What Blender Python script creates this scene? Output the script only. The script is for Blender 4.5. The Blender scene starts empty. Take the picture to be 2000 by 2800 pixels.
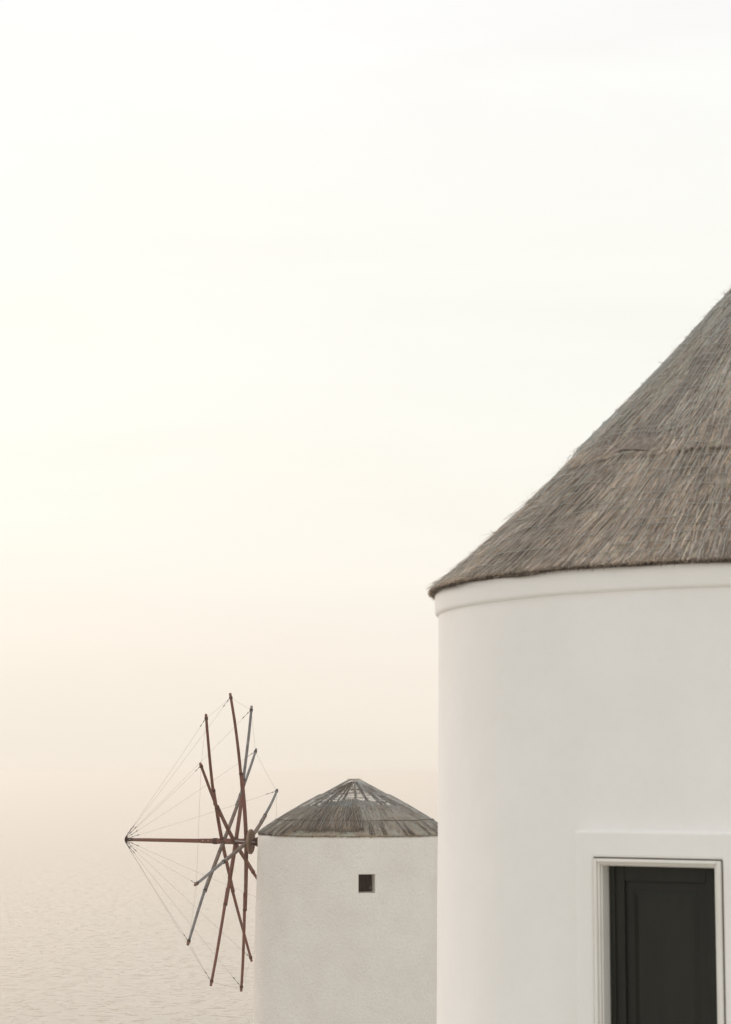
import bpy, math, random
import numpy as np

random.seed(7)
rng = np.random.default_rng(7)
R = math.radians
scene = bpy.context.scene
col = scene.collection

# ------------------------------------------------------------------ camera
PITCH = math.atan(715 / 6000)
cam_data = bpy.data.cameras.new('camera')
cam = bpy.data.objects.new('camera', cam_data)
col.objects.link(cam)
cam.location = (0, 0, 0)
cam.rotation_euler = (math.pi / 2 + PITCH, 0, 0)
cam_data.sensor_fit = 'VERTICAL'
cam_data.sensor_height = 36.0
cam_data.lens = 36.0 * 6000 / 2800
cam_data.clip_start = 0.1
cam_data.clip_end = 120000
cam_data.dof.use_dof = True
cam_data.dof.focus_distance = 66.0
cam_data.dof.aperture_fstop = 5.0
scene.camera = cam

# ------------------------------------------------------------------ sky and sun
SUN_EL, SUN_AZ = 13.0, -31.0          # degrees; azimuth from +Y, negative is left
world = bpy.data.worlds.new('World')
scene.world = world
world.use_nodes = True
wn, wl = world.node_tree.nodes, world.node_tree.links
wn.clear()
w_out = wn.new('ShaderNodeOutputWorld')
w_bg = wn.new('ShaderNodeBackground')
w_bg.inputs['Strength'].default_value = 0.1
sky = wn.new('ShaderNodeTexSky')
sky.sky_type = 'NISHITA'
sky.sun_disc = False
sky.sun_elevation = R(SUN_EL)
sky.sun_rotation = R(SUN_AZ)
sky.altitude = 120
sky.air_density = 1.0
sky.dust_density = 6.0
sky.ozone_density = 1.0
# a thin bright veil of sea haze lies over the whole dome: it pales the blue and goes by elevation only
tc = wn.new('ShaderNodeTexCoord')
sep = wn.new('ShaderNodeSeparateXYZ')
wl.new(tc.outputs['Generated'], sep.inputs[0])
ramp = wn.new('ShaderNodeValToRGB')
ramp.color_ramp.interpolation = 'B_SPLINE'
stops = [(0.0, (.92, .84, .735)), (0.035, (.97, .90, .80)), (0.085, (.975, .925, .84)),
         (0.13, (.995, .98, .915)), (0.18, (1.005, 1.012, .945)), (0.36, (1.025, 1.045, .955)), (1.0, (1.45, 1.46, 1.38))]
el = ramp.color_ramp.elements
while len(el) < len(stops):
    el.new(0.5)
for e, (p_, c_) in zip(el, stops):
    e.position = p_
    e.color = (*c_, 1)
wl.new(sep.outputs['Z'], ramp.inputs[0])
veil = wn.new('ShaderNodeVectorMath'); veil.operation = 'SCALE'
veil.inputs['Scale'].default_value = 10.0
# faint, wide streaks of high cloud in the veil
cmap = wn.new('ShaderNodeMapping'); cmap.inputs['Scale'].default_value = (1.6, 1.6, 7.0); cmap.inputs['Rotation'].default_value = (0, R(14), 0)
wl.new(tc.outputs['Generated'], cmap.inputs['Vector'])
cn = wn.new('ShaderNodeTexNoise'); cn.inputs['Scale'].default_value = 2.2; cn.inputs['Detail'].default_value = 5; cn.inputs['Distortion'].default_value = .6
wl.new(cmap.outputs[0], cn.inputs['Vector'])
cr = wn.new('ShaderNodeValToRGB')
cr.color_ramp.elements[0].position, cr.color_ramp.elements[0].color = .34, (.975, .965, .955, 1)
cr.color_ramp.elements[1].position, cr.color_ramp.elements[1].color = .66, (1.01, 1.012, 1.015, 1)
wl.new(cn.outputs[0], cr.inputs[0])
cmul = wn.new('ShaderNodeMix'); cmul.data_type = 'RGBA'; cmul.blend_type = 'MULTIPLY'; cmul.inputs['Factor'].default_value = 1
wl.new(ramp.outputs['Color'], cmul.inputs['A']); wl.new(cr.outputs['Color'], cmul.inputs['B'])
wl.new(cmul.outputs['Result'], veil.inputs[0])
mix = wn.new('ShaderNodeMix'); mix.data_type = 'RGBA'
mix.inputs['Factor'].default_value = 0.96
wl.new(sky.outputs['Color'], mix.inputs['A'])
wl.new(veil.outputs['Vector'], mix.inputs['B'])
wl.new(mix.outputs['Result'], w_bg.inputs['Color'])
wl.new(w_bg.outputs[0], w_out.inputs[0])

sun_data = bpy.data.lights.new('sun', 'SUN')
sun_data.energy = 0.92
sun_data.angle = R(12)
sun_data.color = (1.0, .78, .66)
sun = bpy.data.objects.new('sun', sun_data)
col.objects.link(sun)
sun.location = (-40, 30, 30)
sun.rotation_euler = (math.pi / 2 - R(SUN_EL), 0, -R(SUN_AZ) + math.pi)

scene.view_settings.view_transform = 'Standard'
scene.view_settings.look = 'None'
scene.view_settings.exposure = 0.0
scene.view_settings.gamma = 1.0
scene.view_settings.use_curve_mapping = False
scene.render.engine = 'CYCLES'
scene.cycles.use_denoising = True
scene.cycles.volume_bounces = 4
scene.cycles.max_bounces = 8
scene.cycles.diffuse_bounces = 4
scene.cycles.sample_clamp_indirect = 4.0

# ------------------------------------------------------------------ materials
def new_mat(name):
    m = bpy.data.materials.new(name)
    m.use_nodes = True
    n, l = m.node_tree.nodes, m.node_tree.links
    return m, n, l, n['Principled BSDF']

def noise(n, l, scale, detail=4, rough=.55, vec=None, dist=0):
    t = n.new('ShaderNodeTexNoise')
    t.inputs['Scale'].default_value = scale
    t.inputs['Detail'].default_value = detail
    t.inputs['Roughness'].default_value = rough
    t.inputs['Distortion'].default_value = dist
    if vec is not None:
        l.new(vec, t.inputs['Vector'])
    return t

def rampn(n, l, src, stops):
    r = n.new('ShaderNodeValToRGB')
    e = r.color_ramp.elements
    while len(e) < len(stops):
        e.new(.5)
    for x, (p_, c_) in zip(e, stops):
        x.position = p_
        x.color = (*c_, 1)
    l.new(src, r.inputs[0])
    return r

def coords(n, l, scale=(1, 1, 1), which='Object'):
    t = n.new('ShaderNodeTexCoord')
    mp = n.new('ShaderNodeMapping')
    mp.inputs['Scale'].default_value = scale
    l.new(t.outputs[which], mp.inputs['Vector'])
    return mp.outputs[0]

def bump(n, l, b, src, strength, dist, prev=None):
    k = n.new('ShaderNodeBump')
    k.inputs['Strength'].default_value = strength
    k.inputs['Distance'].default_value = dist
    l.new(src, k.inputs['Height'])
    if prev:
        l.new(prev.outputs[0], k.inputs['Normal'])
    l.new(k.outputs[0], b.inputs['Normal'])
    return k

def mat_plaster(name, lo, hi, fine_scale, fine_dist, big_dist, speck=.03, rough=.85):
    m, n, l, b = new_mat(name)
    v = coords(n, l)
    a = noise(n, l, .9, 5, .6, v)
    c = rampn(n, l, a.outputs[0], [(.3, lo), (.7, hi)])
    # fine speckle of the lime wash
    s = noise(n, l, fine_scale, 5, .7, v)
    c2 = rampn(n, l, s.outputs[0], [(.32, (1 - speck, 1 - speck, 1 - speck * 1.1)), (.62, (1, 1, 1))])
    mx = n.new('ShaderNodeMix'); mx.data_type = 'RGBA'; mx.blend_type = 'MULTIPLY'
    mx.inputs['Factor'].default_value = 1
    l.new(c.outputs[0], mx.inputs['A']); l.new(c2.outputs[0], mx.inputs['B'])
    l.new(mx.outputs['Result'], b.inputs['Base Color'])
    b.inputs['Roughness'].default_value = rough
    b.inputs['Specular IOR Level'].default_value = .25
    f = noise(n, l, fine_scale, 6, .65, v)
    g = noise(n, l, 2.2, 3, .5, v)
    k = bump(n, l, b, g.outputs[0], .5, big_dist)
    bump(n, l, b, f.outputs[0], .6, fine_dist, k)
    return m

def mat_flat(name, c0, c1, scale=8, stretch=(1, 1, 1), rough=.7, bd=.002, bs=.4, spec=.3, metal=0, which='Object'):
    m, n, l, b = new_mat(name)
    v = coords(n, l, stretch, which)
    a = noise(n, l, scale, 6, .65, v)
    c = rampn(n, l, a.outputs[0], [(.3, c0), (.7, c1)])
    l.new(c.outputs[0], b.inputs['Base Color'])
    b.inputs['Roughness'].default_value = rough
    b.inputs['Specular IOR Level'].default_value = spec
    b.inputs['Metallic'].default_value = metal
    bump(n, l, b, a.outputs[0], bs, bd)
    return m

def mat_straw(name, rough=.85):
    m, n, l, b = new_mat(name)
    at = n.new('ShaderNodeAttribute'); at.attribute_name = 'tint'
    v = coords(n, l)
    a = noise(n, l, 9, 4, .6, v)
    c = rampn(n, l, a.outputs[0], [(.3, (.78, .76, .74)), (.7, (1.12, 1.1, 1.08))])
    mx = n.new('ShaderNodeMix'); mx.data_type = 'RGBA'; mx.blend_type = 'MULTIPLY'
    mx.inputs['Factor'].default_value = 1
    l.new(at.outputs['Color'], mx.inputs['A']); l.new(c.outputs[0], mx.inputs['B'])
    l.new(mx.outputs['Result'], b.inputs['Base Color'])
    b.inputs['Roughness'].default_value = rough
    b.inputs['Specular IOR Level'].default_value = .15
    tr = n.new('ShaderNodeBsdfTranslucent')
    l.new(mx.outputs['Result'], tr.inputs['Color'])
    ms = n.new('ShaderNodeMixShader'); ms.inputs[0].default_value = .22
    l.new(b.outputs[0], ms.inputs[1]); l.new(tr.outputs[0], ms.inputs[2])
    l.new(ms.outputs[0], n['Material Output'].inputs['Surface'])
    return m

M = {}
M['plaster_near'] = mat_plaster('smooth_white_plaster', (.84, .825, .795), (.885, .87, .85), 30, .0016, .022, .02)
M['plaster_far'] = mat_plaster('rough_white_plaster', (.795, .75, .69), (.855, .82, .76), 15, .07, .05, .08)
M['trim'] = mat_flat('cream_paint', (.74, .715, .66), (.82, .80, .755), 12, (1, 1, .2), .5, .001)
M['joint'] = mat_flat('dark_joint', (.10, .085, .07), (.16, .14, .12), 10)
M['door'] = mat_flat('dark_green_door_paint', (.009, .010, .0065), (.017, .018, .012), 6, (1, 1, .15), .5, .001, .3, .3)
M['shutter'] = mat_flat('dark_brown_wood', (.040, .024, .015), (.090, .056, .036), 7, (4, 4, .4), .7, .003)
M['red_wood'] = mat_flat('red_brown_paint', (.095, .040, .028), (.215, .100, .070), 5, (1.2, 1.2, 1.2), .65, .003)
def mat_worn(name):
    m, n, l, b = new_mat(name)
    v = coords(n, l)
    a = noise(n, l, 2.6, 6, .7, v)
    f = noise(n, l, 14, 5, .7, v)
    c = rampn(n, l, a.outputs[0], [(.30, (.10, .038, .025)), (.50, (.215, .090, .060)), (.63, (.18, .095, .07)), (.78, (.26, .215, .185))])
    d = rampn(n, l, f.outputs[0], [(.3, (.72, .72, .72)), (.7, (1.1, 1.1, 1.1))])
    mx = n.new('ShaderNodeMix'); mx.data_type = 'RGBA'; mx.blend_type = 'MULTIPLY'
    mx.inputs['Factor'].default_value = 1
    l.new(c.outputs[0], mx.inputs['A']); l.new(d.outputs[0], mx.inputs['B'])
    l.new(mx.outputs['Result'], b.inputs['Base Color'])
    b.inputs['Roughness'].default_value = .7
    bump(n, l, b, f.outputs[0], .5, .004)
    return m
M['red_wood'] = mat_worn('worn_red_brown_paint')
M['dark_red'] = mat_flat('dark_red_brown_paint', (.055, .026, .019), (.125, .06, .043), 6, (1, 1, 1), .65, .003)
M['grey_wood'] = mat_flat('weathered_grey_wood', (.105, .10, .098), (.27, .255, .245), 5, (1.2, 1.2, 1.2), .75, .004)
M['brown_wood'] = mat_flat('worn_brown_wood', (.10, .068, .052), (.25, .19, .15), 5, (1.2, 1.2, 1.2), .75, .004)
M['disc_wood'] = mat_flat('bare_plank_wood', (.16, .10, .065), (.38, .26, .18), 9, (.6, 3, 3), .8, .006, .7)
M['iron'] = mat_flat('rusty_iron', (.03, .022, .018), (.07, .05, .04), 9, (1, 1, 1), .6, .002)
M['steel'] = mat_flat('bare_steel', (.45, .45, .45), (.6, .6, .6), 9, (1, 1, 1), .35, .001, .3, .5, .8)
M['wire'] = mat_flat('wire_rope', (.20, .15, .12), (.30, .24, .20), 9, (1, 1, 1), .6, .001)
M['net'] = mat_flat('galvanised_net_wire', (.44, .455, .43), (.60, .615, .59), 7, (1, 1, 1), .5, .001)
M['net_rust'] = mat_flat('rusted_net_wire', (.20, .16, .12), (.62, .63, .60), 2.2, (1, 1, 1), .6, .001)
M['straw'] = mat_straw('old_thatch_straw')
M['thatch_near'] = mat_flat('packed_grey_thatch', (.14, .115, .095), (.34, .29, .25), 22, (1, 1, .35), .95, .02, .8, .1)
M['thatch_far'] = mat_flat('packed_dark_thatch', (.17, .15, .13), (.42, .375, .325), 16, (1, 1, .5), .95, .02, .8, .1)
M['thatch_pale'] = mat_flat('pale_bedding_straw', (.42, .37, .31), (.58, .53, .46), 9, (1, 1, 1), .95, .02, .6, .1)

def mat_sea():
    m, n, l, b = new_mat('sea_water')
    b.inputs['Base Color'].default_value = (.25, .195, .12, 1)
    b.inputs['Roughness'].default_value = .04
    b.inputs['IOR'].default_value = 1.333
    v = coords(n, l, (1, 1, 1))
    a = noise(n, l, .07, 3, .5, v, .3)
    c = noise(n, l, .012, 3, .5, v, .2)
    k = bump(n, l, b, c.outputs[0], .5, .8)
    k = bump(n, l, b, a.outputs[0], .5, .30, k)
    # scattered steeper wavelets between smooth water
    w = noise(n, l, .15, 4, .55, coords(n, l, (1, 1.0, 1)), .6)
    r = rampn(n, l, w.outputs[0], [(.55, (0, 0, 0)), (.70, (1, 1, 1))])
    bump(n, l, b, r.outputs[0], .9, 1.15, k)
    return m
M['sea'] = mat_sea()
M['terrain'] = mat_flat('dry_hillside', (.50, .47, .42), (.66, .63, .57), .35, (1, 1, 1), .95, .15, .7, .1)

# ------------------------------------------------------------------ mesh helpers
def tag(o, label=None, cat=None, group=None, kind=None):
    if label: o['label'] = label
    if cat: o['category'] = cat
    if group: o['group'] = group
    if kind: o['kind'] = kind
    return o

def empty(name, loc):
    o = bpy.data.objects.new(name, None)
    o.empty_display_size = .3
    o.location = loc
    col.objects.link(o)
    return o

def link(name, me, mat, parent=None, smooth=False):
    me.materials.append(mat)
    if smooth:
        me.polygons.foreach_set('use_smooth', [True] * len(me.polygons))
    o = bpy.data.objects.new(name, me)
    col.objects.link(o)
    if parent is not None:
        o.parent = parent
        o.matrix_parent_inverse = world_of(parent).inverted()
    return o

from mathutils import Matrix, Vector
def world_of(o):
    m = Matrix.LocRotScale(o.location, o.rotation_euler, o.scale)
    if o.parent:
        m = world_of(o.parent) @ o.matrix_parent_inverse @ m
    return m

class MB:
    """collects shapes in world coordinates for ONE mesh object"""
    def __init__(s):
        s.v, s.f = [], []
    def add(s, vs, fs):
        k = len(s.v)
        s.v += [tuple(map(float, p)) for p in vs]
        s.f += [tuple(i + k for i in f) for f in fs]
        return s
    def sweep(s, pts, rads, n=8, closed_ends=True, rot=0.0, squash=1.0):
        pts = [Vector(p) for p in pts]
        if not hasattr(rads, '__len__'):
            rads = [rads] * len(pts)
        vs, fs = [], []
        up = None
        for i, p in enumerate(pts):
            d = (pts[min(i + 1, len(pts) - 1)] - pts[max(i - 1, 0)]).normalized()
            if up is None:
                up = d.orthogonal().normalized()
                if abs(d.z) < .9:
                    up = (Vector((0, 0, 1)) - d * d.z).normalized()
            up = (up - d * up.dot(d)).normalized()
            sd = d.cross(up)
            for j in range(n):
                a = rot + 2 * math.pi * j / n
                vs.append(p + (up * math.cos(a) * squash + sd * math.sin(a)) * rads[i])
        for i in range(len(pts) - 1):
            for j in range(n):
                k = (j + 1) % n
                fs.append((i * n + j, i * n + k, (i + 1) * n + k, (i + 1) * n + j))
        if closed_ends:
            fs.append(tuple(range(n))[::-1])
            fs.append(tuple((len(pts) - 1) * n + j for j in range(n)))
        return s.add(vs, fs)
    def box(s, o, ex, ey, ez, x0, x1, y0, y1, z0, z1):
        """box in the frame (o; ex, ey, ez)"""
        vs = []
        for z in (z0, z1):
            for x, y in ((x0, y0), (x1, y0), (x1, y1), (x0, y1)):
                vs.append(o + ex * x + ey * y + ez * z)
        return s.add(vs, [(3, 2, 1, 0), (4, 5, 6, 7), (0, 1, 5, 4), (1, 2, 6, 5), (2, 3, 7, 6), (3, 0, 4, 7)])
    def build(s, name, mat, parent=None, smooth=False, bevel=0):
        me = bpy.data.meshes.new(name)
        me.from_pydata(s.v, [], s.f)
        me.validate()
        me.update()
        o = link(name, me, mat, parent, smooth)
        if bevel:
            b = o.modifiers.new('bevel', 'BEVEL')
            b.width = bevel
            b.segments = 2
            b.limit_method = 'ANGLE'
        return o

def wob(x, y, seed=0.0):
    """cheap smooth pseudo noise, about -1..1"""
    return (math.sin(x * 1.7 + 1.3 * y + seed) + math.sin(x * -2.9 + y * 2.1 + seed * 2.3) * .6 + math.sin(x * 5.3 + y * 4.7 + seed * .7) * .35) / 1.95

def drum(cx, cy, rad, z0, z1, nz, nth, amp, hole=None, extra_th=(), extra_z=(), seed=0.0):
    """plastered round wall; hole = (th0, th1, z0, z1) left open; angle 0 points to -Y, positive towards +X"""
    ths = sorted(set([round(-math.pi + 2 * math.pi * i / nth, 6) for i in range(nth)] + [round(t, 6) for t in extra_th]))
    zs = sorted(set([round(z0 + (z1 - z0) * i / nz, 5) for i in range(nz + 1)] + [round(z, 5) for z in extra_z]))
    vs, fs = [], []
    n = len(ths)
    for z in zs:
        for t in ths:
            r_ = rad(z) + amp * wob(t * 3, z * 1.1, seed)
            vs.append((cx + r_ * math.sin(t), cy - r_ * math.cos(t), z))
    for i in range(len(zs) - 1):
        for j in range(n):
            k = (j + 1) % n
            tm = ths[j] + 1e-4
            zm = (zs[i] + zs[i + 1]) / 2
            if hole and hole[0] < tm < hole[1] and hole[2] < zm < hole[3]:
                continue
            fs.append((i * n + j, i * n + k, (i + 1) * n + k, (i + 1) * n + j))
    return vs, fs

def ribbon_mesh(name, P0, P1, P2, W, tint, mat, parent):
    """many thin three-station ribbons: arrays (n,3) of points, W (n,3) half width vector, tint (n,3)"""
    n = len(P0)
    V = np.empty((n, 6, 3), np.float32)
    V[:, 0] = P0 - W; V[:, 1] = P0 + W
    V[:, 2] = P1 - W * .9; V[:, 3] = P1 + W * .9
    V[:, 4] = P2 - W * .45; V[:, 5] = P2 + W * .45
    base = (np.arange(n) * 6)[:, None]
    Fq = np.concatenate([base + np.array([0, 1, 3, 2]), base + np.array([2, 3, 5, 4])], 1).reshape(-1, 4)
    me = bpy.data.meshes.new(name)
    me.vertices.add(n * 6)
    me.vertices.foreach_set('co', V.reshape(-1))
    me.loops.add(Fq.size)
    me.loops.foreach_set('vertex_index', Fq.reshape(-1).astype(np.int32))
    me.polygons.add(len(Fq))
    me.polygons.foreach_set('loop_start', (np.arange(len(Fq)) * 4).astype(np.int32))
    me.update(calc_edges=True)
    at = me.attributes.new('tint', 'FLOAT_COLOR', 'POINT')
    c = np.ones((n, 6, 4), np.float32)
    c[:, :, :3] = tint[:, None, :]
    at.data.foreach_set('color', c.reshape(-1))
    return link(name, me, mat, parent)

class Cone:
    """surface of revolution given by a profile [(radius, z) ... eave to apex]"""
    def __init__(s, cx, cy, prof):
        s.c = np.array([cx, cy])
        p = np.array(prof, float)
        d = np.hypot(np.diff(p[:, 0]), np.diff(p[:, 1]))
        s.s = np.concatenate([[0], np.cumsum(d)])
        s.L = s.s[-1]
        s.p = p
    def rz(s, q):
        return np.interp(q, s.s, s.p[:, 0]), np.interp(q, s.s, s.p[:, 1])
    def at(s, th, q, lift=0.0):
        """q = distance up the slope from the eave (metres, may be a little negative)"""
        q = np.asarray(q, float); th = np.asarray(th, float)
        r_, z_ = s.rz(np.clip(q, 0, s.L))
        under = np.minimum(q, 0)
        r1, z1 = s.rz(np.clip(q + .05, 0, s.L)); r0, z0 = s.rz(np.clip(q - .05, 0, s.L))
        ln = np.hypot(r1 - r0, z1 - z0) + 1e-9
        tr, tz = (r1 - r0) / ln, (z1 - z0) / ln          # up-slope direction
        nr, nz = tz, -tr                                  # outward normal
        r_ = r_ + tr * under + nr * lift
        z_ = z_ + tz * under + nz * lift
        return np.stack([s.c[0] + r_ * np.sin(th), s.c[1] - r_ * np.cos(th), z_], -1)

def strands(name, cone, th, q, length, lift0, lift1, width, tint, mat, parent, skew=.05):
    n = len(th)
    r_, _ = cone.rz(np.clip(q, 0, cone.L))
    dth = rng.normal(0, skew, n) * length / np.maximum(r_, .25)
    P0 = cone.at(th, q, lift0)
    P1 = cone.at(th + dth * .5, q - length * .5, (lift0 + lift1) * .5 + rng.normal(0, .004, n))
    P2 = cone.at(th + dth, q - length, lift1)
    T = np.stack([np.cos(th), np.sin(th), rng.normal(0, .35, n)], -1)
    W = T * (width * .5)[:, None]
    return ribbon_mesh(name, P0, P1, P2, W, tint, mat, parent)

def tube_net(name, cone, lines, rad, mat, parent):
    """lines: list of (th array, q array, lift array); three-sided thin wires joined into one net"""
    V, Fs, k = [], [], 0
    for th, q, lf in lines:
        P = cone.at(th, q, lf)
        m = len(P)
        d = np.gradient(P, axis=0)
        d /= np.linalg.norm(d, axis=1)[:, None] + 1e-9
        out = np.stack([np.sin(th) * .6, -np.cos(th) * .6, np.full(m, .8)], -1)
        sd = np.cross(d, out); sd /= np.linalg.norm(sd, axis=1)[:, None] + 1e-9
        up = np.cross(sd, d)
        for a in (0.5, 2.594, 4.689):
            V.append(P + (up * math.cos(a) + sd * math.sin(a)) * rad)
        i = np.arange(m - 1)
        for a in range(3):
            b = (a + 1) % 3
            Fs.append(np.stack([k + a * m + i, k + a * m + i + 1, k + b * m + i + 1, k + b * m + i], -1))
        k += 3 * m
    V = np.concatenate(V).astype(np.float32); Fq = np.concatenate(Fs).astype(np.int32)
    me = bpy.data.meshes.new(name)
    me.vertices.add(len(V)); me.vertices.foreach_set('co', V.reshape(-1))
    me.loops.add(Fq.size); me.loops.foreach_set('vertex_index', Fq.reshape(-1))
    me.polygons.add(len(Fq)); me.polygons.foreach_set('loop_start', (np.arange(len(Fq)) * 4).astype(np.int32))
    me.update(calc_edges=True)
    return link(name, me, mat, parent)

# ------------------------------------------------------------------ sea and hillside
SEA = -120.0
S_ = 40000.0
me = bpy.data.meshes.new('sea')
me.from_pydata([(-S_, -2000, SEA), (S_, -2000, SEA), (S_, S_, SEA), (-S_, S_, SEA)], [], [(0, 1, 2, 3)])
tag(link('sea', me, M['sea']), 'pale calm sea fading into haze at the horizon', None, kind='structure')

def ground_z(x, y):
    ys = [-60, 0, 10, 14, 24, 40, 58, 74, 90, 130, 190, 260]
    zs = [-1.2, -1.7, -2.6, -2.75, -2.8, -6.6, -9.2, -9.3, -20, -70, -112, -125]
    z = float(np.interp(y, ys, zs))
    edge = -9 - .05 * y                                  # the hill drops to the sea on the left
    if x < edge:
        z -= (edge - x) * 1.15 + .6 * math.sin(x * .7 + y * .3)
    if x > 14:
        z -= max(0, x - 30) * .35
    flat = min(1, min(math.hypot(x - 3.6, y - 17.6), math.hypot(x + .3, y - 68), math.hypot(x, y)) / 14)
    z += flat ** 2 * .5 * wob(x * .25, y * .25, 2)
    return max(z, -126)
mb = MB()
xs = [-190 + 4 * i for i in range(80)]
yv = [-60 + 4 * i for i in range(81)]
vs = [(x, y, ground_z(x, y)) for y in yv for x in xs]
nx = len(xs)
fs = [(j * nx + i, j * nx + i + 1, (j + 1) * nx + i + 1, (j + 1) * nx + i) for j in range(len(yv) - 1) for i in range(nx - 1)]
mb.add(vs, fs)
tag(mb.build('terrain', M['terrain'], smooth=True), 'dry stony hillside dropping to the sea under the windmills', None, kind='structure')

# ------------------------------------------------------------------ near windmill
NX, NY = 3.562, 17.644
AZC = math.atan2(NX, NY)                                 # the direction the mill lies in
near = empty('windmill', (NX, NY, -2.9))
tag(near, 'large smooth white round windmill with grey thatched cone roof and dark door, in the foreground', 'windmill')

DOOR_TH = -(AZC + R(20))                                 # door faces a little left of the camera
dn = Vector((math.sin(DOOR_TH), -math.cos(DOOR_TH), 0))  # outward
dt = Vector((math.cos(DOOR_TH), math.sin(DOOR_TH), 0))   # along the wall, to the right
up = Vector((0, 0, 1))
ctr = Vector((NX, NY, 0))
DP = 3.052                                               # face of the flat door bay
near_r = lambda z: 2.972 + (1.22 - z) * .0085
dz0, dz1 = -2.9, -.62
half = math.asin(.52 / 2.98)
vs, fs = drum(NX, NY, near_r, -3.1, 1.30, 60, 320, .003, hole=(DOOR_TH - half, DOOR_TH + half, dz0 - .3, -.56),
              extra_th=(DOOR_TH - half, DOOR_TH + half), extra_z=(-.56,), seed=1.0)
MB().add(vs, fs).build('wall', M['plaster_near'], near, smooth=True)

# raised band under the eave: rounded profile
prof = [(2.955, 1.262), (2.985, 1.266), (2.997, 1.276), (3.001, 1.29), (3.003, 1.36), (3.004, 1.425), (2.998, 1.442), (2.975, 1.452), (2.80, 1.455)]
n = 320
vs, fs = [], []
for i, (r_, z_) in enumerate(prof):
    for j in range(n):
        t = 2 * math.pi * j / n
        w_ = .004 * wob(t * 4, i * .05, 3)
        vs.append((NX + (r_ + w_) * math.sin(t), NY - (r_ + w_) * math.cos(t), z_ + .004 * wob(t * 3, 0, 5)))
for i in range(len(prof) - 1):
    for j in range(n):
        k = (j + 1) % n
        fs.append((i * n + j, i * n + k, (i + 1) * n + k, (i + 1) * n + j))
MB().add(vs, fs).build('cornice', M['plaster_near'], near, smooth=True)

# flat door bay standing proud of the curved wall
poly = [(-.618, -3.05), (-.474, -3.05), (-.474, -.572), (.474, -.572), (.474, -3.05), (.618, -3.05), (.618, -.39), (-.618, -.39)]
vs = [ctr + dt * x + dn * d + up * z for d in (2.70, DP) for x, z in poly]
fs = [(8, 9, 10, 15), (10, 11, 14, 15), (11, 12, 13, 14)] + [(i, (i + 1) % 8, 8 + (i + 1) % 8, 8 + i) for i in range(8)]
MB().add(vs, fs).build('door_surround', M['plaster_near'], near, bevel=.016)
# dark joint, moulded frame in two steps, reveal
fr = MB()
def frame_ring(mb, x_out, x_in, z_out, z_in, y0, y1):
    mb.box(ctr, dt, dn, up, -x_out, -x_in, y0, y1, -2.9, z_out)
    mb.box(ctr, dt, dn, up, x_in, x_out, y0, y1, -2.9, z_out)
    mb.box(ctr, dt, dn, up, -x_in, x_in, y0, y1, z_in, z_out)
frame_ring(fr, .466, .440, -.580, -.604, 2.78, 3.076)
frame_o = fr.build('door_frame', M['trim'], near, bevel=.008)
f2 = MB(); frame_ring(f2, .4398, .424, -.6042, -.618, 2.78, 3.058); f2.build('frame_step', M['trim'], frame_o, bevel=.005)
f3 = MB(); frame_ring(f3, .4238, .412, -.6182, -.628, 2.78, 3.038); f3.build('frame_step', M['trim'], frame_o, bevel=.005)
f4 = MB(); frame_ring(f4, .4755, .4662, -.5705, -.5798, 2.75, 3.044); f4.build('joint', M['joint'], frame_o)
# door leaf: stiles, rails and two sunk panels with mouldings
leaf = MB()
L0, L1 = 2.885, 2.925
for x0, x1, z0, z1 in ((-.411, -.300, -2.88, -.6285), (.300, .411, -2.88, -.6285), (-.2998, .2998, -.735, -.6285),
                       (-.2998, .2998, -1.95, -1.80), (-.2998, .2998, -2.88, -2.70)):
    leaf.box(ctr, dt, dn, up, x0, x1, L0, L1, z0, z1)
door = leaf.build('door', M['door'], near, bevel=.006)
MB().box(ctr, dt, dn, up, -.405, -.365, L1 + .001, L1 + .016, -2.88, -.632).build('edge_bead', M['door'], door, bevel=.005)
for z0, z1 in ((-1.80, -.735), (-2.70, -1.95)):
    pm = MB()
    pm.box(ctr, dt, dn, up, -.2995, .2995, L0 + .002, L0 + .012, z0 + .0005, z1 - .0005)
    # raised field with sloping borders
    a_, c_ = .06, .10
    o = ctr
    q = []
    for ins, yy in ((a_, L0 + .012), (c_, L0 + .030)):
        for x, z in ((-.2995 + ins, z0 + ins), (.2995 - ins, z0 + ins), (.2995 - ins, z1 - ins), (-.2995 + ins, z1 - ins)):
            q.append(o + dt * x + dn * yy + up * z)
    pm.add(q, [(0, 1, 5, 4), (1, 2, 6, 5), (2, 3, 7, 6), (3, 0, 4, 7), (4, 5, 6, 7)])
    pm.build('door_panel', M['door'], door)
hd = MB()
hd.sweep([ctr + dt * .355 + dn * (L1) + up * -1.72, ctr + dt * .355 + dn * (L1 + .05) + up * -1.72], .012, 10)
hd.sweep([ctr + dt * .365 + dn * (L1 + .05) + up * -1.72, ctr + dt * .25 + dn * (L1 + .055) + up * -1.725], .011, 10)
hd.build('handle', M['iron'], door, smooth=True)

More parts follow.
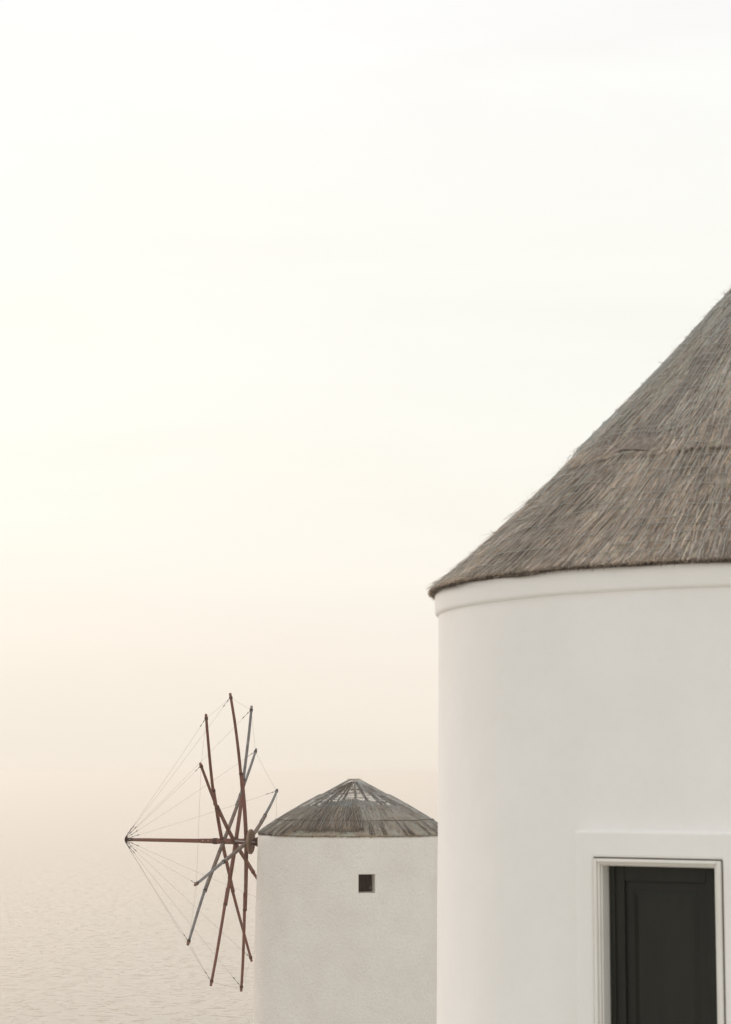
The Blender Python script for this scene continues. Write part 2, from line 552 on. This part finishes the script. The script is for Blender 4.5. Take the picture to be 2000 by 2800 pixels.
# thatched roof
nprof = [(3.012, 1.482), (2.606, 1.826), (2.313, 2.100), (1.897, 2.505), (1.637, 2.755), (1.404, 2.994), (1.164, 3.245), (.55, 3.93), (.12, 4.43), (.02, 4.50)]
nc = Cone(NX, NY, [(r_, z_ - .03) for r_, z_ in nprof])
def cone_shell(cone, q0f, q1f, nth, nq, liftf, th0=-math.pi, th1=math.pi):
    full = abs(th1 - th0 - 2 * math.pi) < 1e-6
    m = nth if full else nth + 1
    vs, fs = [], []
    for i in range(nq + 1):
        th = np.array([th0 + (th1 - th0) * j / nth for j in range(m)])
        a = i / nq
        q = np.array([q0f(t) * (1 - a) + q1f(t) * a for t in th])
        lf = np.array([liftf(t, a) for t in th])
        vs += [tuple(p) for p in cone.at(th, q, lf)]
    for i in range(nq):
        for j in range(nth):
            k = (j + 1) % m
            fs.append((i * m + j, i * m + k, (i + 1) * m + k, (i + 1) * m + j))
    return vs, fs
LAP = 1.56                                               # metres up the slope where the top course laps over
lapf = lambda t: LAP - .03 - .16 * min(1, max(0, (t + 1.745) / .84)) + .03 * wob(t * 4.3, 0, 1) + .04 * wob(t * 9, 0, 4)
vs, fs = cone_shell(nc, lambda t: -.03 + .015 * wob(t * 7, 0, 2), lambda t: nc.L - .02, 260, 40, lambda t, a: .012 * wob(t * 6, a * 9, 3) - .012)
roof = MB().add(vs, fs).build('roof', M['thatch_near'], near, smooth=True)
vs, fs = cone_shell(nc, lapf, lambda t: nc.L, 260, 24, lambda t, a: .034 * (1 - a) * (1 + .6 * wob(t * 5, 0, 9)) + .012 * wob(t * 6, a * 7, 6))
MB().add(vs, fs).build('upper_course', M['thatch_near'], roof, smooth=True)

def tints(n, lo, hi, warm=.055):
    g = lo + (hi - lo) * rng.beta(1.6, 2.2, n)
    w_ = rng.normal(0, warm, n)
    return np.clip(np.stack([g * (1.17 + w_), g * (1.0 + w_ * .3), g * (.84 - w_ * .5)], -1), .01, .8)
def clump(th, q, seed, k=1.0):
    return np.array([wob(a * 6 * k, b * 1.1 * k, seed) for a, b in zip(th, q)])
def course(n, q0, q1, lo, hi, lift_lo, lift_hi, name):
    th = rng.uniform(-2.2, 1.2, n)
    # even cover over the slope
    u_ = rng.uniform(0, 1, n)
    r0, _ = nc.rz(q0); r1, _ = nc.rz(q1)
    rr = np.sqrt(u_ * (r0 ** 2 - r1 ** 2) + r1 ** 2)
    q = np.interp(-rr, -nc.p[:, 0], nc.s)
    ln = rng.uniform(.2, .75, n)
    foot = np.array([lapf(t) - .035 for t in th]) if q0 > 1 else np.full(n, q0)
    ln = np.maximum(np.minimum(ln, q - foot + rng.uniform(.0, .03, n)), .02)
    tn = tints(n, lo, hi)
    if q0 > 1:                                           # the top course has bleached in patches
        pale = np.clip(np.array([wob(t * 3.1, b * 1.7, 5.2) for t, b in zip(th, q)]) + .25, 0, 1)
        tn = tn * (1 + .35 * pale)[:, None] + (.05 * pale)[:, None]
    c_ = clump(th, q, 1.5)
    tn *= (1 + .22 * c_)[:, None]
    l0 = rng.uniform(-.012, .010, n) + lift_lo
    l1 = rng.uniform(0, .022, n) + lift_hi + np.where(rng.random(n) < .03, rng.uniform(.0, .05, n), 0)
    o = strands(name, nc, th, q, ln, l0, l1, rng.uniform(.004, .010, n), np.clip(tn, .02, .85), M['straw'], roof, .07)
    o['kind'] = 'stuff'
course(40000, -.01, LAP + .12, .20, .86, .004, .012, 'straw')
course(17000, LAP - .16, nc.L - .02, .24, .92, .018, .018, 'straw')
# ragged fringe along the eave and wisps standing off the slope
n = 2600
th = rng.uniform(-2.2, 1.2, n)
o = strands('straw', nc, th, rng.uniform(.0, .10, n), rng.uniform(.05, .12, n), np.full(n, .0), rng.uniform(-.02, .02, n), rng.uniform(.004, .010, n), tints(n, .2, .65), M['straw'], roof, .25)
o['kind'] = 'stuff'
n = 900
th = rng.uniform(-2.0, 1.0, n)
q = rng.uniform(.0, nc.L * .97, n)
o = strands('straw', nc, th, q, rng.uniform(-.16, .2, n), np.full(n, .01), rng.uniform(.03, .11, n), rng.uniform(.003, .006, n), tints(n, .2, .55), M['straw'], roof, .3)
o['kind'] = 'stuff'
# wire netting stretched over the thatch
lines = []
q = .06
while q < nc.L - .1:
    m = 150
    th = np.linspace(-2.1, 1.1, m)
    s1 = rng.uniform(0, 20)
    qq = q - .05 * th + np.array([.035 * wob(t * 3.4, 0, s1) + .010 * wob(t * 17, 0, s1 * 1.7) for t in th])
    lf = np.array([.030 + .020 * wob(t * 8, q, s1) for t in th]) + np.where(qq > LAP, .030 * (1 - (qq - LAP) / (nc.L - LAP)), 0)
    lines.append((th, qq, lf))
    q += rng.uniform(.075, .13)
for t0 in np.linspace(-2.1, 1.1, 130):
    q = np.linspace(.0, nc.L * .93, 40)
    s1 = rng.uniform(0, 20)
    th = t0 + np.array([.006 * wob(a * 5, 0, s1) for a in q])
    lf = np.array([.030 + .012 * wob(a * 6, 0, s1) for a in q]) + np.where(q > LAP, .030 * (1 - (q - LAP) / (nc.L - LAP)), 0)
    lines.append((th, q, lf))
tube_net('wire_net', nc, lines, .0030, M['net'], roof)['kind'] = 'stuff'
# topknot of bound straw
n = 500
th = rng.uniform(-math.pi, math.pi, n)
o = strands('topknot', nc, th, np.full(n, nc.L - .02), rng.uniform(.2, .6, n), rng.uniform(.02, .06, n), rng.uniform(.03, .07, n), rng.uniform(.006, .012, n), tints(n, .12, .4), M['straw'], roof, .05)
o['kind'] = 'stuff'

# ------------------------------------------------------------------ far windmill
FX, FY = -.34, 68.0
far = empty('windmill', (FX, FY, -9.5))
tag(far, 'smaller rough white windmill with worn thatch and bare wooden sail spars, standing before the sea', 'windmill')
far_r = lambda z: 2.965 + (-1.85 - z) * .0205 - (.05 * max(0, (z + 1.97) / .12) ** 2 if z > -1.97 else 0)
WTH = math.asin(.10 / 2.99)
wx0, wx1, wz0, wz1 = -.205, .285, -3.475, -2.93          # window opening at the wall face
t0_, t1_ = math.asin((wx0 - FX) / 2.99), math.asin((wx1 - FX) / 2.99)
vs, fs = drum(FX, FY, far_r, -9.8, -1.85, 70, 200, .012, hole=(t0_, t1_, wz0, wz1), extra_th=(t0_, t1_, (t0_ + t1_) / 2), extra_z=(wz0, wz1, -1.88, -1.91, -1.94), seed=4.0)
wall = MB().add(vs, fs)
def wp(t, d, z):
    r_ = far_r(z) + .012 * wob(round(t, 6) * 3, z * 1.1, 4.0) - d
    return (FX + r_ * math.sin(t), FY - r_ * math.cos(t), z)
# deep reveal, splayed slightly; set out from the wall face to the shutter
WTm = (t0_ + t1_) / 2
wn_ = Vector((math.sin(WTm), -math.cos(WTm), 0)); wt_ = Vector((math.cos(WTm), math.sin(WTm), 0))
fc = Vector((FX, FY, 0))
def ip(x, d, z):
    return tuple(fc + wt_ * x + wn_ * d + up * z)
hw = 2.99 * math.sin((t1_ - t0_) / 2)
outer = [wp(t0_, 0, wz0), wp(t1_, 0, wz0), wp(t1_, 0, wz1), wp(t0_, 0, wz1)]
inner = [ip(-hw + .02, 2.30, wz0 + .012), ip(hw - .03, 2.30, wz0 + .022), ip(hw - .035, 2.30, wz1 - .02), ip(-hw + .02, 2.30, wz1 - .018)]
wall.add(outer + inner, [(0, 4, 5, 1), (1, 5, 6, 2), (2, 6, 7, 3), (3, 7, 4, 0)])
wall_o = wall.build('wall', M['plaster_far'], far, smooth=False)
for p_ in wall_o.data.polygons:
    p_.use_smooth = p_.index < len(fs)
# shutter with boards and a frame
sh = MB()
x0, x1, z0, z1 = -hw + .015, hw - .025, wz0 + .01, wz1 - .015
d0 = 2.40
for a in ((x0, x0 + .045, z0, z1), (x1 - .045, x1, z0, z1), (x0 + .0451, x1 - .0451, z0, z0 + .05), (x0 + .0451, x1 - .0451, z1 - .05, z1)):
    sh.box(fc, wt_, wn_, up, a[0], a[1], d0 - .05, d0, a[2], a[3])
win = sh.build('window', M['shutter'], far, bevel=.004)
nb = 4
bw = (x1 - x0 - .09) / nb
MB().box(fc, wt_, wn_, up, x0, x1, d0 - .09, d0 - .052, z0, z1).build('backing', M['shutter'], win)  # board added to stop roof light showing through the shutter gaps
for i in range(nb):
    MB().box(fc, wt_, wn_, up, x0 + .046 + i * bw, x0 + .046 + (i + 1) * bw - .003, d0 - .045, d0 - .022 + .003 * (i % 2), z0 + .05, z1 - .05).build('board', M['shutter'], win)
MB().box(fc, wt_, wn_, up, x1 - .056, x1 - .046, d0 + .001, d0 + .02, z0 + .08, z0 + .16).build('latch', M['steel'], win)

# roof: rafters, thatch that has slipped away from the top, bedding at the foot, netting
fprof = [(2.925, -1.845), (2.4, -1.49), (1.6, -1.015), (.8, -.585), (.22, -.27), (.05, -.215)]
fcn = Cone(FX, FY, fprof)
vs, fs = cone_shell(fcn, lambda t: .02 + .015 * wob(t * 8, 0, 2), lambda t: 1.05, 200, 8, lambda t, a: -.035 + .02 * wob(t * 9, a * 3, 3))
froof = MB().add(vs, fs).build('roof', M['thatch_pale'], far, smooth=True)
NR = 18
for i in range(NR):
    t = 2 * math.pi * i / NR + .02 + rng.uniform(-.07, .07)
    q = np.linspace(.05, fcn.L - rng.uniform(.02, .10), 8)
    P = fcn.at(t + np.linspace(0, rng.uniform(-.06, .06), 8), q, -.035 + rng.normal(0, .008, 8))
    k_ = rng.uniform(.55, 1.15)
    MB().sweep([tuple(p_) for p_ in P], [.045 * k_, .044 * k_, .043 * k_, .042 * k_, .040 * k_, .038 * k_, .034 * k_, .028 * k_], 6).build('rafter', M['brown_wood'], froof)
for q, r_ in ((.9, .014), (1.9, .012), (2.7, .010), (3.15, .010)):
    m = 97
    th = np.linspace(-math.pi, math.pi, m)
    P = fcn.at(th, np.full(m, q), np.full(m, -.02))
    MB().sweep([tuple(p_) for p_ in P], r_, 5, closed_ends=False).build('hoop', M['brown_wood'], froof)
# short broken battens left across the open top
for i in range(26):
    t = rng.uniform(-1.5, 1.5) if i % 2 else rng.uniform(-math.pi, math.pi)
    q0_ = rng.uniform(1.75, 3.1)
    r_, _ = fcn.rz(q0_)
    dt_ = rng.uniform(.2, .6) / max(r_, .3)
    P = fcn.at(t + np.linspace(-dt_, dt_, 5), q0_ + np.linspace(-.05, .05, 5) * rng.uniform(-1, 1), np.full(5, .0) + rng.normal(0, .01, 5))
    MB().sweep([tuple(p_) for p_ in P], rng.uniform(.007, .014), 5).build('batten', M['brown_wood'], froof)
# how far up the slope the thatch still reaches, by direction
def thatch_top(t):
    t = (t + math.pi) % (2 * math.pi) - math.pi
    front = math.exp(-(t / .75) ** 2)
    return 1.52 + .52 * front + .08 * wob(t * 3.1, 0, 2) + .05 * wob(t * 11, 0, 7)
def thatch_foot(t):
    return .30 + .14 * wob(t * 2.2, 0, 8) + .14 * wob(t * 7, 0, 1)
vs, fs = cone_shell(fcn, lambda t: .02, lambda t: thatch_top(t), 260, 14, lambda t, a: .015 + .03 * math.sin(min(1, a * 1.2) * math.pi) + .015 * wob(t * 7, a * 5, 3))
MB().add(vs, fs).build('thatch', M['thatch_far'], froof, smooth=True)
# thick dark mat at the front
vs, fs = cone_shell(fcn, lambda t: .40 + .03 * wob(t * 9, 0, 5), lambda t: 1.75 + .1 * wob(t * 5, 0, 4), 40, 10,
                    lambda t, a: .055 + .035 * math.sin(max(0, min(1, (t + .64) / .66)) * math.pi) * (.4 + .6 * (1 - a)), -.64, .02)
m_, n_, l_, b_ = new_mat('dark_thatch_mat')
_v = coords(n_, l_, (1, 1, 1)); _a = noise(n_, l_, 14, 5, .6, _v)
_c = rampn(n_, l_, _a.outputs[0], [(.3, (.10, .098, .092)), (.7, (.24, .232, .22))])
l_.new(_c.outputs[0], b_.inputs['Base Color']); b_.inputs['Roughness'].default_value = .95
bump(n_, l_, b_, _a.outputs[0], .8, .02)
MB().add(vs, fs).build('thatch_mat', m_, froof, smooth=True)
def far_straw(n, f0, f1, lo, hi, lift, wlo, whi, skew=.08, ln=(.15, .5), th_range=(-math.pi, math.pi), jump=.03):
    th = rng.uniform(*th_range, n)
    a = np.array([f0(t) for t in th]); b_ = np.array([f1(t) for t in th])
    q = a + (b_ - a) * (1 - np.sqrt(1 - rng.random(n) * .96))
    L_ = rng.uniform(*ln, n)
    L_ = np.minimum(L_, q - a + .06)
    tn = tints(n, lo, hi, .10) * (1 + .35 * clump(th, q, 2.5, 1.3))[:, None]
    o = strands('straw', fcn, th, q, L_, np.full(n, lift) + rng.uniform(0, .02, n), np.full(n, lift) + rng.uniform(0, jump, n), rng.uniform(wlo, whi, n), np.clip(tn * np.array([1.06, 1.0, .93]), .02, .7), M['straw'], froof, skew)
    o['kind'] = 'stuff'
far_straw(15000, lambda t: max(-.02, thatch_foot(t) - .1 + rng.normal(0, .07)), lambda t: thatch_top(t) + .03 + rng.normal(0, .04), .24, .95, .045, .008, .020)
far_straw(5000, lambda t: -.03, lambda t: .42 + .12 * wob(t * 5, 0, 3), .45, .85, .05, .006, .016, .15, (.1, .3), (-.95, 1.15))
# dark ragged straw lying over the mat and hanging from its lower edge
far_straw(1500, lambda t: .26 + .08 * wob(t * 13, 0, 2) + rng.normal(0, .05), lambda t: 1.9, .10, .34, .095, .008, .016, .12, (.15, .5), (-.74, .10), .02)
far_straw(700, lambda t: .22 + .08 * wob(t * 11, 0, 6) + rng.normal(0, .06), lambda t: .7, .08, .26, .09, .008, .016, .2, (.15, .35), (-.70, .06), .02)
# dark streaks running down the lower slope
for t in (-1.35, -1.2, -1.02, -.92, -.80, .16, .30, .52, .60, .86, .98, 1.2, 1.34):
    t += rng.uniform(-.03, .03)
    w_ = rng.uniform(.010, .028)
    far_straw(120, lambda t_: rng.uniform(-.02, .10), lambda t_: rng.uniform(.5, 1.0), .10, .26, .062, .010, .020, .04, (.2, .45), (t - w_, t + w_))
# loose wisps round the open top and stray stalks at the eave
far_straw(420, lambda t: fcn.L - .9, lambda t: fcn.L - .01, .15, .5, .03, .006, .012, .25, (.1, .5), jump=.07)
far_straw(160, lambda t: fcn.L - .12, lambda t: fcn.L, .35, .6, .04, .005, .010, .7, (.05, .16), jump=.10)
n = 2200
th = rng.uniform(-math.pi, math.pi, n)
o = strands('straw', fcn, th, rng.uniform(.0, .16, n), rng.uniform(.08, .22, n) + .24 * np.clip(np.array([wob(t * 6, 0, 4.4) for t in th]), 0, 1) * rng.random(n), rng.uniform(.02, .05, n), rng.uniform(-.06, .04, n), rng.uniform(.009, .017, n), tints(n, .12, .5), M['straw'], froof, .4)
o['kind'] = 'stuff'
# netting
lines = []
q = .0
while q < fcn.L - .05:
    m = 150
    th = np.linspace(-1.9, 1.9, m)
    s1 = rng.uniform(0, 20)
    qq = q + np.array([.016 * wob(t * 5, 0, s1) + .006 * wob(t * 21, 0, s1 * 1.7) for t in th])
    lf = np.array([.085 + .012 * wob(t * 8, q, s1) for t in th]) - .03 * (qq > 2.2)
    lines.append((th, qq, lf))
    q += .062
for t0 in np.linspace(-1.9, 1.9, 190):
    top = fcn.L - .02 if rng.random() < .5 else fcn.L * rng.uniform(.6, .9)
    q = np.linspace(-.02, top, 34)
    s1 = rng.uniform(0, 20)
    th = t0 + np.array([.010 * wob(a * 4, 0, s1) for a in q])
    lf = np.array([.085 + .012 * wob(a * 6, 0, s1) for a in q]) - .03 * (q > 2.2)
    lines.append((th, q, lf))
tube_net('wire_net', fcn, lines, .0042, M['net_rust'], froof)['kind'] = 'stuff'
# pale strands hanging over the dark mat
lines = []
for t0 in np.linspace(-.75, .35, 46):
    q = np.linspace(.30 + rng.uniform(-.08, .1), 2.2 + rng.uniform(-.3, .2), 24)
    s1 = rng.uniform(0, 20)
    th = t0 + rng.normal(0, .01) + np.array([.02 * wob(a * 2.5, 0, s1) for a in q])
    lines.append((th, q, np.array([.115 + .008 * wob(a * 6, 0, s1) for a in q])))
tube_net('wire_net', fcn, lines, .0032, M['net'], froof)['kind'] = 'stuff'
# a thin tie wire round the lower slope
m = 120
th = np.linspace(-1.7, 1.7, m)
P = fcn.at(th, np.array([.66 + .02 * wob(t * 6, 0, 3) for t in th]), np.full(m, .105))
MB().sweep([tuple(p_) for p_ in P], .008, 5).build('tie_wire', M['iron'], froof)

# ---- sail wheel
AL = R(15.5)
ca, sa = math.cos(AL), math.sin(AL)
Z0, TAU = -2.13, .008
def axp(t):
    return Vector((FX - t * ca, FY + t * sa, Z0 + TAU * t))
ax_d = (axp(1) - axp(0)).normalized()
wu = Vector((sa, ca, 0))
wv = ax_d.cross(wu); wv = wv if wv.z > 0 else -wv
WR = 4.60
def wheel_pt(t, r_, phi):
    return axp(t) + (wv * math.cos(R(phi)) + wu * math.sin(R(phi))) * r_

axle = MB().sweep([axp(2.2), axp(3.9), axp(4.50)], [.098, .096, .090], 8, rot=R(22.5)).build('axle', M['red_wood'], far, bevel=.006)
MB().sweep([axp(4.44), axp(4.58)], [.104, .102], 8, rot=R(22.5)).build('sleeve', M['dark_red'], axle, bevel=.006)
boom = MB().sweep([axp(4.50), axp(5.0), axp(7.44)], [.098, .090, .068], 4, rot=R(45)).build('boom', M['red_wood'], far, bevel=.008)
MB().sweep([axp(4.58), axp(4.98)], [.107, .100], 4, rot=R(45)).build('sleeve', M['red_wood'], boom, bevel=.006)
MB().sweep([axp(7.28), axp(7.50)], [.076, .073], 4, rot=R(45)).build('end_sleeve', M['dark_red'], boom, bevel=.006)
for t in (4.72, 4.90, 7.34):
    c_ = axp(t) - wu * .072 + Vector((0, 0, .012))
    MB().sweep([c_, c_ - wu * .018], .016, 8).build('bolt', M['steel'], boom)
# star plate that takes the stays at the end of the boom
st = MB()
st.sweep([axp(7.475), axp(7.505)], [.09, .09], 12)
for k in range(12):
    st.sweep([wheel_pt(7.49, .06, k * 30 - 7), wheel_pt(7.47, .125, k * 30 - 7)], [.014, .012], 6)
st.build('stay_plate', M['iron'], boom)
# plank disc behind the spars
dsc = MB().sweep([axp(3.315), axp(3.325), axp(3.375), axp(3.385)], [.37, .385, .385, .37], 28).build('disc', M['disc_wood'], far)
for k, x in enumerate((-.19, 0, .19)):
    h_ = math.sqrt(.36 ** 2 - x * x)
    for sgn in (-1,):
        MB().sweep([axp(3.31) + wu * x + wv * h_, axp(3.31) + wu * x - wv * h_], .008, 4).build('plank_joint', M['iron'], dsc)
# tapered bearing block where the axle enters the wall
MB().sweep([axp(3.25), axp(3.02), axp(2.7)], [.10, .20, .24], 8, rot=R(22.5)).build('bearing', M['dark_red'], far)
MB().sweep([axp(3.84) - wu * .105 + up * .02, axp(3.40) - wu * .112 - up * .0, axp(2.95) - wu * .12 - up * .02], .013, 6).build('brace_rod', M['steel'], far)

# spars: name -> layer on the axle, then for each end (angle, where the tip lies along the axle, outer pole finish)
spars = {
    'A': (4.285, (-33.0, 3.99, 'red_wood'), (147.0, 4.10, 'red_wood')),
    'B': (4.235, (51.2, 4.40, 'grey_wood'), (-129.0, 4.06, 'grey_wood')),
    'C': (3.885, (-58.8, 3.63, 'red_wood'), (119.0, 3.75, 'red_wood')),
    'D': (3.835, (23.0, 3.98, 'grey_wood'), (-157.0, 3.95, 'red_wood')),
    'E': (3.495, (-7.0, 3.90, 'red_wood'), (176.0, 3.70, 'red_wood')),
    'F': (3.445, (70.2, 3.90, 'grey_wood'), (-104.0, 3.54, 'grey_wood')),
}
inner_mat = {'A': 'red_wood', 'B': 'brown_wood', 'C': 'red_wood', 'D': 'red_wood', 'E': 'red_wood', 'F': 'brown_wood'}
tips = []
def spar_pt(tl, phi, tt, r_):
    return wheel_pt(tl + (tt - tl) * (r_ / WR) ** 1.8, r_, phi)
for k, (tl, e0, e1) in spars.items():
    split = 2.05 + rng.uniform(-.15, .25)
    pts = [spar_pt(tl, e0[0], e0[1], r_) for r_ in np.linspace(split, .05, 6)] + [spar_pt(tl, e1[0], e1[1], r_) for r_ in np.linspace(.05, split, 6)]
    sp = MB().sweep(pts, [.055, .059, .062, .064, .065, .066, .066, .065, .064, .062, .059, .055], 4, rot=R(45)).build('spar', M[inner_mat[k]], far, bevel=.007)
    # iron strap over the axle
    MB().sweep([spar_pt(tl, e0[0], e0[1], .11), spar_pt(tl, e1[0], e1[1], .11)], .074, 4, rot=R(45)).build('strap', M['iron'], sp)
    for phi, tt, fin in (e0, e1):
        sft = ax_d * .030
        rr = np.linspace(split - .55, WR - .10, 9)
        MB().sweep([spar_pt(tl, phi, tt, r_) + sft * max(0, 1 - (r_ - split + .55) / 2.2) for r_ in rr], list(np.linspace(.050, .042, 9)), 8).build('outer_pole', M[fin], sp, smooth=False)
        MB().sweep([spar_pt(tl, phi, tt, split - .05) + sft * .4, spar_pt(tl, phi, tt, split + .005) + sft * .4], [.068, .066], 8).build('band', M['dark_red'] if fin == 'red_wood' else M['iron'], sp)
        MB().sweep([spar_pt(tl, phi, tt, WR - .16), spar_pt(tl, phi, tt, WR - .09)], [.056, .055], 10).build('collar', M['iron'] if fin != 'red_wood' else M['dark_red'], sp)
        MB().sweep([spar_pt(tl, phi, tt, WR - .09), spar_pt(tl, phi, tt, WR + .02)], [.044, .040], 8).build('end_cap', M['red_wood'] if phi < -90 or fin == 'red_wood' else M['grey_wood'], sp)
        tips.append(((phi + 360) % 360, spar_pt(tl, phi, tt, WR - .10)))
tips.sort(key=lambda z: z[0])

def cable(p, q, sag, name, ends=(True, True)):
    p, q = Vector(p), Vector(q)
    d = (q - p)
    pts = [p + d * s_ - up * (sag * 4 * s_ * (1 - s_)) for s_ in np.linspace(0, 1, 9)]
    w_ = MB().sweep(pts, .0030, 5).build(name, M['wire'], far)
    u_ = d.normalized()
    for at_end, base, sg in ((ends[0], p, 1), (ends[1], q, -1)):
        if at_end:
            t_ = MB()
            for a in (.16, .36):
                c_ = base + u_ * sg * a
                t_.sweep([c_ - u_ * .035, c_, c_ + u_ * .035], [.007, .017, .007], 6)
            t_.sweep([base + u_ * sg * .02, base + u_ * sg * .42], .006, 5)
            t_.build('turnbuckle', M['iron'], w_)
for i, (phi, p) in enumerate(tips):
    cable(wheel_pt(7.47, .12, phi), p, .03, 'stay_wire')
    cable(p, tips[(i + 1) % len(tips)][1], .03, 'rim_wire', (False, False))

# ------------------------------------------------------------------ haze over the sea
hz, hn, hl, hb = new_mat('sea_haze')
hn.remove(hb)
pv = hn.new('ShaderNodeVolumePrincipled')
pv.inputs['Color'].default_value = (.998, .98, .937, 1)
pv.inputs['Density'].default_value = .00031
pv.inputs['Anisotropy'].default_value = .52
hl.new(pv.outputs[0], hn['Material Output'].inputs['Volume'])
mb = MB()
mb.box(Vector((0, 0, 0)), Vector((1, 0, 0)), Vector((0, 1, 0)), up, -41000, 41000, -3000, 41000, -127.5, 6.0)
tag(mb.build('haze', hz), kind='stuff')
